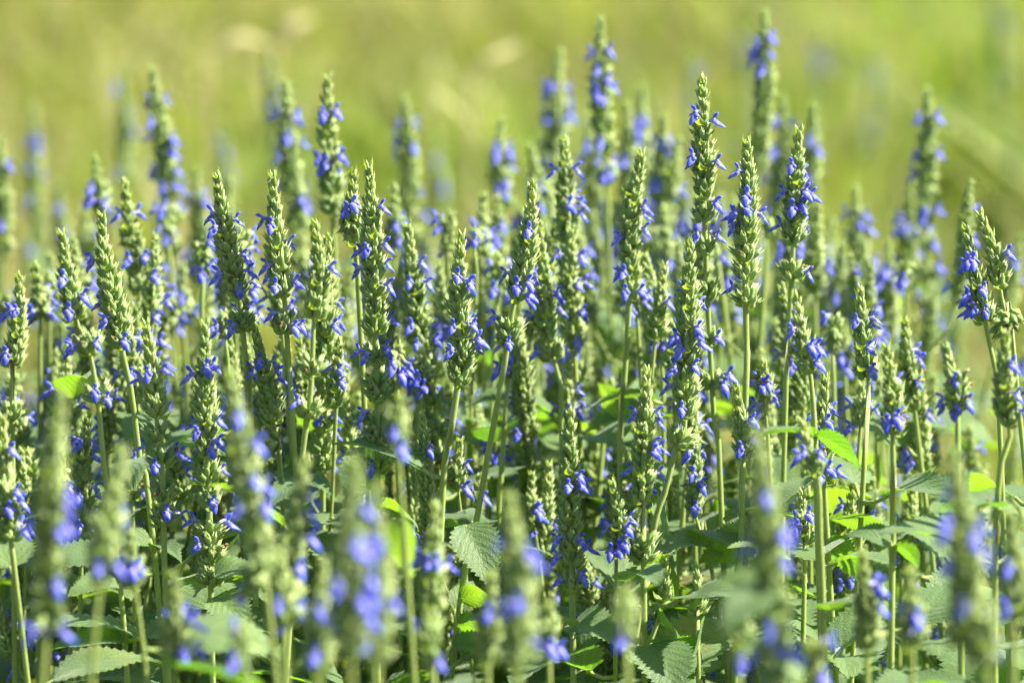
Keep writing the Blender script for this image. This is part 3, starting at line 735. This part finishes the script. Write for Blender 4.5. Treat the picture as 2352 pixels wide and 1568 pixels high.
S('G2', (1485, 850), (1472, 1160), 2.45, [(1460, 950), (1520, 940), (1525, 955), (1515, 1030), (1530, 1040), (1435, 1070), (1525, 1075), (1505, 1020)], [(1478, 1260)], [1200, 1260, 1300], label='thick chia spike flowering at its right, crossing the slanted stem of the pale spike')
S('G4', (1405, 1105), (1415, 1280), 2.45, [(1388, 1210), (1440, 1210), (1445, 1230), (1405, 1260), (1435, 1260), (1395, 1360)], [(1415, 1400)], label='slender pointed chia spike low between the two stout ones', scale=.85)
S('G5', (1595, 985), (1596, 1180), 2.55, [(1595, 1020), (1605, 1095), (1595, 1155), (1610, 1095)], [(1612, 1230), (1635, 1310)], label='small chia spike with tiny lilac flowers on a curved stem', scale=.8)
S('G6', (1690, 890), (1706, 1110), 2.5, [(1733, 970), (1722, 965), (1690, 1110), (1685, 1125), (1700, 1050)], label='light green chia spike in front of the straight yellow stem', scale=.9)
S('G7', (1755, 835), (1762, 990), 2.55, [(1750, 890), (1790, 910), (1730, 960), (1765, 880)], label='small open chia spike with lilac flowers beside the straight yellow stem', scale=.85)
S('G8', (1733, 985), (1778, 1520), 1.95, [(1750, 1110), (1745, 1120), (1700, 1250), (1815, 1230), (1800, 1225), (1785, 1300), (1790, 1480), (1830, 1510), (1765, 1540), (1805, 1490)], [(1800, 1600)], [1550], group=FRONT)
S('G9', (1525, 1285), (1524, 1378), 2.47, [], [(1510, 1430), (1490, 1480)], label='tiny flowerless chia spike on a whitish stalk, before a deep shadow', scale=.9, leaves=.6)
S('G10', (1598, 1295), (1602, 1405), 2.47, [], [(1604, 1530)], label='small wheat-like chia spike crossed by a narrow leaf', scale=.9, leaves=.6)
S('G11', (1440, 1360), (1440, 1560), 2.0, [(1425, 1445), (1440, 1500)], group=FRONT)
S('G12', (1222, 1085), (1235, 1260), 2.6, [(1240, 1160), (1245, 1195), (1238, 1175)], label='thin chia spike with flowers strung down its right side', scale=.8)
S('H1', (1840, 965), (1880, 1100), 2.36, [(1815, 1030), (1880, 1020), (1808, 1035)], [(1884, 1250), (1892, 1450)], label='short dark sided chia spike on a long stem with a small collar of leaves')
S('H2', (1895, 865), (1895, 1150), 2.5, [(1880, 905), (1922, 905), (1915, 970), (1885, 1000), (1925, 1000), (1930, 1140), (1920, 1130), (1860, 950), (1890, 1110)], label='open chia spike with spread lilac flowers, one ripe blue, behind a bright leaf')
S('H3', (2035, 795), (2050, 1000), 2.4, [(2060, 865), (2055, 950), (2080, 950), (2050, 955)], [(2052, 1120), (2050, 1240)], label='soft grey green chia spike with a straight pale stem over broad leaves')
S('H4', (2170, 795), (2200, 1020), 2.38, [(2190, 845), (2195, 955), (2225, 935), (2180, 950), (2215, 960)], label='broad soft chia spike with a cluster of pale flowers at its foot')
S('H5', (2310, 760), (2320, 1000), 2.36, [(2345, 840), (2350, 940), (2340, 900)], [(2300, 1060), (2290, 1170), (2285, 1330)], label='chia spike at the right end of the stand with leaf pair on its stem')
S('H6', (2190, 1045), (2215, 1520), 1.95, [(2160, 1115), (2120, 1200), (2150, 1210), (2240, 1210), (2250, 1215), (2165, 1290), (2190, 1310), (2275, 1420), (2130, 1205)], [(2240, 1600)], group=FRONT)
S('H7', (2110, 860), (2115, 1130), 2.64, [(2075, 1110), (2110, 1115), (2140, 960)], label='chia spike in brownish seed behind the straight pale stem')
S('H8', (1840, 1130), (1848, 1310), 2.5, [(1830, 1190), (1860, 1170), (1825, 1200)], label='small chia spike low beside bright backlit leaves', scale=.85)
S('H10', (1980, 1270), (1992, 1540), 2.2, [(2020, 1300), (2025, 1390), (2010, 1310)], group=FRONT, scale=.9)
S('I1', (1262, 1390), (1262, 1560), 2.2, [(1270, 1500), (1300, 1490), (1255, 1510)], group=FRONT, scale=.9)
S('I2', (400, 1320), (402, 1600), 2.1, [(460, 1430), (430, 1500), (370, 1430), (450, 1500)], group=FRONT)
S('I3', (985, 1420), (1000, 1600), 2.1, [(1010, 1520)], group=FRONT)
S('I4', (2090, 1310), (2095, 1560), 2.12, [(2060, 1380), (2110, 1410), (2080, 1500)], group=FRONT)
S('I5', (1690, 1400), (1700, 1600), 2.05, [(1700, 1520)], group=FRONT)
S('I6', (640, 1260), (655, 1520), 2.1, [(650, 1430), (610, 1420), (690, 1410), (640, 1440)], group=FRONT)
S('I7', (2320, 1180), (2330, 1480), 2.1, [(2310, 1300), (2340, 1420)], group=FRONT)
S('I8', (560, 1440), (570, 1620), 2.0, [(540, 1440)], group=FRONT, nflow=1)
S('I10', (1130, 1320), (1120, 1600), 2.1, [(1105, 1450), (1140, 1420)], label='blurred slim chia spike between the lavender bunch spike and the toothed leaf', group=FRONT, scale=.9)
S('I9', (1870, 1480), (1880, 1640), 2.05, [(1890, 1550)], group=FRONT, nflow=1)
# softly seen plants out in the meadow
for i, (tu, tv, bu, bv, d, fl) in enumerate([
        (80, 250, 90, 560, 3.7, [(75, 330), (95, 345), (70, 390), (95, 400), (90, 320)]),
        (0, 320, 8, 620, 3.05, [(18, 360), (5, 350), (10, 550)]),
        (275, 160, 285, 420, 3.9, [(270, 190), (300, 300)]),
        (135, 420, 140, 620, 3.5, [(140, 480), (130, 500)]),
        (1715, 60, 1720, 330, 5.6, [(1690, 90), (1730, 110), (1710, 130)]),
        (1880, 70, 1885, 340, 5.8, [(1870, 120), (1900, 150), (1880, 160)]),
        (2010, 100, 2015, 360, 6.0, [(1990, 140), (2020, 150), (2010, 170)]),
        (2290, -10, 2300, 300, 5.5, [(2280, 30), (2310, 50)]),
        (620, 130, 640, 420, 4.0, [(610, 150), (635, 240)]),
        (1590, 120, 1600, 420, 4.6, [(1600, 160), (1570, 220)]),
        (1000, 300, 1010, 560, 4.2, [(1000, 370), (1020, 420)]),
        (510, 280, 520, 560, 4.3, [(500, 330), (530, 360)])]):
    FR['M%d' % i] = ['hazy chia with a purple flower cluster, apart from the very tall crowded spike', 'soft chia at the edge of the stand with one round flower high up',
        'faint pale chia between the very tall crowded spike and the hazy purple one', 'faint dark chia stub under the hazy purple cluster', 'farthest smear of chia beside the lone high spike',
        'far purple haze of chia between the lone high spike and the tall one apart', 'far dim chia above the bunch beside the tall one apart', 'far grey violet chia on the brownest meadow',
        'hazy chia just behind the soft one beside paired flowers', 'hazy dark chia behind the tallest sharp spike', 'faint lavender chia beyond the pale leaning thick spike',
        'faint chia haze between the bent nine-flowered spike and the straw'][i]
    S('M%d' % i, (tu, tv), (bu, bv), d, fl, group='chia scattered in the meadow', nflow=2, leaves=.4)

NICK = {'A2': 'slim spike leaning left', 'A3': 'spike with two wide low whorls', 'A4': 'bent nine-flowered spike', 'B1': 'spike above one separate whorl',
        'B2b': 'long dark spike with blue bunch', 'B3': 'longest spike with shorter twin', 'B6': 'pale leaning thick spike', 'B8': 'yellow tipped flowering spike',
        'C1': 'spike on the long slanted stem', 'C4': 'brush-like tip on thick stem', 'C6': 'tallest sharp dark spike', 'C7': 'very pale crossing spike',
        'C8': 'spike with ring of flowers', 'D1': 'spike thick with open flowers', 'D2': 'twin spikes', 'D3': 'spike with three lavender flowers',
        'E2': 'spike with pale lilac flowers', 'E4': 'long spike of dark whorls', 'E5': 'thick spike at the end', 'G1': 'stout three-tiered spike',
        'G2': 'thick right-flowering spike', 'H2': 'open lilac spike by bright leaf', 'H3': 'grey green spike over leaves', 'H4': 'broad spike with pale cluster'}
NPOS = {}; SEEN = set()
def inner_label(u, v, nf):
    key = min(NPOS, key=lambda k: math.hypot(NPOS[k][0] - u, (NPOS[k][1] - v) * .5))
    two = sorted(NPOS, key=lambda k: math.hypot(NPOS[k][0] - u, (NPOS[k][1] - v) * .5))[:2]
    amount = 'sparsely flowered' if nf <= 3 else ('thickly flowered' if nf >= 6 else 'half flowered')
    how = 'close behind' if abs(NPOS[key][0] - u) < 45 else 'beside and behind'
    l = '%s soft chia spike %s the %s' % (amount, how, NICK[key])
    if l in SEEN and (NPOS[two[0]][0] - u) * (NPOS[two[1]][0] - u) < 0:
        l2 = 'soft chia between the %s and %s' % (NICK[two[0]], NICK[two[1]])
        if len(l2.replace('-', ' ').split()) <= 15: l = l2
    SEEN.add(l)
    return l
GL = {FRONT: 'out of focus chia plant standing in front of the crisp spikes',
      BACK: 'soft chia spike in the back rank, its tip against the open meadow',
      MID: 'soft chia spike crowded among others inside the stand',
      'chia scattered in the meadow': 'hazy lone chia plant out in the meadow grass beyond the stand'}
for a, k in exec_specs:
    if a[0] in NICK: NPOS[a[0]] = ((a[1][0] + a[2][0]) / 2, (a[1][1] + a[2][1]) / 2)
for a, k in exec_specs:
    if not k.get('label'):
        k['label'] = FR.get(a[0]) or GL[k['group']]
        if k['group'] == MID: k['label'] = inner_label(a[1][0], a[1][1] + 90, len(a[4]) + k.get('nflow', 0))
    plant(*a, **k, shoots=2 if a[3] > 2.68 else (1 if a[3] > 2.53 and 'twin' not in k['label'] else 0))

# ------------------------------------------------------------------ further plants filling the stand
fr_ = random.Random(21)
tops = [(a[1][0], a[1][1], a[3]) for a, k in exec_specs]
cnt = 0
for _ in range(9000):
    if cnt >= 176: break
    d = fr_.uniform(2.58, 3.9); u = fr_.uniform(-120, 2480)
    H = HC - .355 - abs(fr_.gauss(0, .075)) - fr_.uniform(.02, .06) * (1 if d < 3.2 else .7)
    if d > 3.3: H -= .10 * (d - 3.3)
    # pixel row of a tip of that height
    lo, hi = -400, 2400
    for _i in range(30):
        mv = (lo + hi) / 2; Y = depth_to_Y(u, mv, d)
        if pix(u, mv, Y)[2] > H: lo = mv
        else: hi = mv
    v = lo
    open_top = float(np.interp(u, [0, 140, 180, 540, 600, 1080, 1130, 1560, 1600, 1900, 1960, 2140, 2180, 2400], [590, 580, 470, 480, 540, 520, 390, 370, 430, 460, 570, 600, 760, 800]))
    if v < open_top or v > 1120: continue
    if any(abs(t[0] - u) < 20 and abs(t[1] - v) < 60 for t in tops): continue
    tops.append((u, v, d)); cnt += 1
    L = fr_.choice((fr_.uniform(150, 330), fr_.uniform(150, 330), fr_.uniform(70, 150))) * 2.5 / d; nf = fr_.choice((2, 4, 6, 8))
    plant('fill%d' % cnt, (u, v), (u + fr_.gauss(0, 26) * L / 240, v + L), d, group=MID, label=inner_label(u, v + 90, nf), nflow=nf, leaves=.75, shoots=fr_.choice((1, 2, 2)),
          sharp=False, scale=fr_.uniform(.78, 1.05))

# ------------------------------------------------------------------ leaves one can pick out, each on its own plant's stem
def leafpx(key, base, tip, dn=0.0, dt=0.0, nrm=(0, -.4, 1), var=0, width=1.0, d=None):
    root, cv, b0, Y = PLANTS[key]
    Bp = pix(*base, Y + dn); Tp = pix(*tip, Y + dn + dt)
    i = int(np.argmin(np.linalg.norm(cv.P - (Bp - np.array((0, 0, .008))), axis=1)))
    v = Tp - Bp
    if nrm[1] > .3: nrm = (.62, nrm[1] * .75, nrm[2])
    add_leaf(root, Bp - b0, cv.P[i] - b0, v, np.array(nrm, float), float(np.linalg.norm(v)) * 1.06, var, width)
CAMW = (0, -.8, .6)
leafpx('C1', (1066, 1205), (1135, 1335), -.006, -.02, (.35, -.8, .7), 1, 1.15)
leafpx('C1', (1082, 1196), (1022, 1160), .01, .03, (0, -.5, 1), 2, 1.2)
leafpx('C1', (1090, 1200), (1128, 1180), .015, .02, (.2, -.3, 1), 3, 1.1)
leafpx('C1', (1062, 1215), (990, 1205), .0, .01, (-.2, .5, .9), 4, .9)
leafpx('B3', (862, 1120), (800, 1020), .012, .02, (-.2, -1, .3), 5, 1.3)
leafpx('B3', (866, 1160), (985, 1190), -.01, -.01, (.2, .8, .7), 6, 1.0)
leafpx('A2', (345, 1238), (268, 1242), -.01, -.01, (.1, -.7, .8), 7, 1.1)
leafpx('A2', (350, 1255), (415, 1260), -.005, -.02, (.1, -.3, 1), 8, .9)
leafpx('B1', (682, 1105), (622, 1145), -.01, -.02, (-.3, -.8, .6), 0, 1.1)
leafpx('B1', (688, 1095), (760, 1110), .0, -.02, (.1, -.3, 1), 2, .9)
leafpx('E4', (490, 1290), (555, 1240), .0, .01, (.6, .6, .3), 3, 1.2)
leafpx('E4', (492, 1320), (600, 1290), -.01, .0, (.1, -.5, .9), 4, 1.0)
leafpx('E4', (495, 1370), (575, 1440), -.01, -.02, (.3, -.7, .7), 5, 1.1)
leafpx('C7', (1500, 1285), (1570, 1160), .03, .05, (.9, .2, .3), 6, 1.3)
leafpx('C7', (1520, 1260), (1560, 1390), .03, .02, (.8, -.2, .5), 7, 1.3)
leafpx('G6', (1712, 1240), (1625, 1275), .0, .02, (-.3, .9, .3), 8, 1.3)
leafpx('D4', (1872, 1000), (1990, 1060), -.03, -.01, (-.1, .75, .7), 9, 1.0)
leafpx('D4', (1868, 1000), (1745, 985), -.03, -.02, (.1, .6, .8), 1, .9)
leafpx('H2', (1900, 1195), (2020, 1205), .02, .03, (-.1, 1, .1), 0, 1.5)
leafpx('H2', (1895, 1240), (1990, 1320), .01, .0, (-.2, .9, .2), 2, 1.4)
leafpx('H3', (2046, 1245), (1950, 1215), -.005, .0, (0, -.5, 1), 3, 1.1)
leafpx('H3', (2056, 1250), (2120, 1290), -.005, .0, (-.1, .9, .4), 4, 1.1)
leafpx('H5', (2290, 1165), (2240, 1150), -.005, -.02, (.0, -.3, 1), 5, 1.0)
leafpx('H5', (2296, 1170), (2350, 1160), -.005, .01, (.1, -.4, 1), 6, 1.0)
leafpx('H7', (2140, 1140), (2320, 1110), .0, .0, (0, -.6, .9), 7, .9)
leafpx('G8', (1770, 1345), (1590, 1335), .02, .0, (.1, -.25, 1), 8, .7)
leafpx('G8', (1760, 1350), (1660, 1425), .0, -.02, (-.2, -.6, .8), 9, 1.1)
leafpx('G10', (1604, 1440), (1600, 1540), .01, -.03, (0, .9, .3), 0, 1.3)
leafpx('G10', (1600, 1500), (1500, 1460), .0, -.01, (-.2, .9, .4), 1, 1.1)
leafpx('G9', (1512, 1420), (1570, 1450), .0, -.02, (.1, .8, .5), 2, 1.1)
leafpx('G9', (1495, 1480), (1560, 1580), -.01, -.03, (.3, -.8, .6), 3, 1.3)
leafpx('G1', (1316, 1430), (1420, 1450), -.01, -.02, (.1, -.6, .9), 4, 1.2)
leafpx('G1', (1312, 1440), (1255, 1405), -.02, -.02, (-.1, .7, .7), 5, .7)
leafpx('C1', (1056, 1375), (1150, 1355), .0, -.01, (.1, .85, .4), 6, .9)
leafpx('C1', (1050, 1440), (1160, 1460), .0, -.02, (.1, .8, .5), 7, 1.0)
leafpx('C1', (1040, 1480), (1165, 1490), -.01, .0, (.1, -.6, .9), 8, 1.0)
leafpx('C1', (1046, 1400), (1090, 1330), .015, .01, (.1, -1, .2), 9, 1.3)
leafpx('A3', (284, 1470), (110, 1480), -.01, -.01, (0, -.35, 1), 1, .9)
leafpx('A3', (262, 1330), (165, 1345), -.02, -.02, (.1, -.6, .9), 2, 1.0)
leafpx('F4', (925, 1190), (930, 1330), .1, .0, (-.5, -.7, .4), 3, 1.0)
leafpx('B6', (1010, 1180), (1105, 1180), .0, .02, (.1, -.7, .6), 4, 1.2)
leafpx('C4', (1424, 1015), (1335, 985), .02, .03, (0, -.6, .9), 5, 1.2)
leafpx('C4', (1430, 1020), (1500, 985), .03, .03, (.1, -.5, .9), 6, 1.1)
leafpx('C4', (1428, 1000), (1400, 880), .06, .02, (.2, .9, .2), 7, 1.4)
leafpx('B9', (1112, 960), (1215, 1020), .0, .0, (.1, .5, 1), 8, .8)
leafpx('B9', (1112, 1060), (1225, 1075), .0, .0, (.1, -.3, 1), 9, .8)

# ------------------------------------------------------------------ dry straw blades arching over the meadow
def straw(pts, Y, w, label):
    P = [pix(u, v, Y + dy) for u, v, dy in pts]
    cv = Curve(P); base = np.array((P[0][0], P[0][1], 0.0))
    root = bpy.data.objects.new('dry_grass_stalk', None); C.objects.link(root); root.location = base
    root['label'] = label; root['category'] = 'grass'; root['group'] = 'dry straw in the meadow'
    st = catmull([(0, 0, 0), (.0, 0, (P[0] - base)[2] * .5), P[0] - base], .02)
    link('stem', tube_mesh('stem', st, np.full(len(st), .002), 'dry_blade', 6, False), root)
    V = []; n = 14; F = []
    for i in range(n + 1):
        s = cv.len * i / n; p = cv.at(s) - base; t = cv.tan(s); a = np.cross(t, (0, -.5, .85)); a /= np.linalg.norm(a)
        ww = w * (math.sin(math.pi * (.08 + .9 * i / n)) ** .7)
        b = np.cross(a, t)
        V += [p - a * ww, p + b * ww * .25, p + a * ww]
    for i in range(n):
        for k in (0, 1): F.append((3 * i + k, 3 * i + k + 1, 3 * i + 4 + k, 3 * i + 3 + k))
    link('blade', mesh('blade', V, F, 'dry_blade'), root)
straw([(480, 130, 0), (550, 85, .01), (625, 105, .03)], 5.2, .0055, 'pale dry grass blade arching over the meadow, widest of the straw')
straw([(635, 100, 0), (665, 60, 0), (720, 40, .02)], 5.4, .0055, 'short pale dry grass blade beside the widest straw')
straw([(1080, 170, 0), (1130, 130, 0), (1200, 100, .04)], 5.0, .004, 'slanting dry grass blade near the soft spike with lone flowers')
straw([(1000, 210, 0), (1060, 260, .02), (1110, 340, .05)], 4.8, .004, 'thin dry grass blade bowing down behind the tallest soft flowers')

print('tips', min(s[1] for s in STAT), max(s[1] for s in STAT), 'elements', sum(s[2] for s in STAT), 'objects', len(bpy.data.objects))
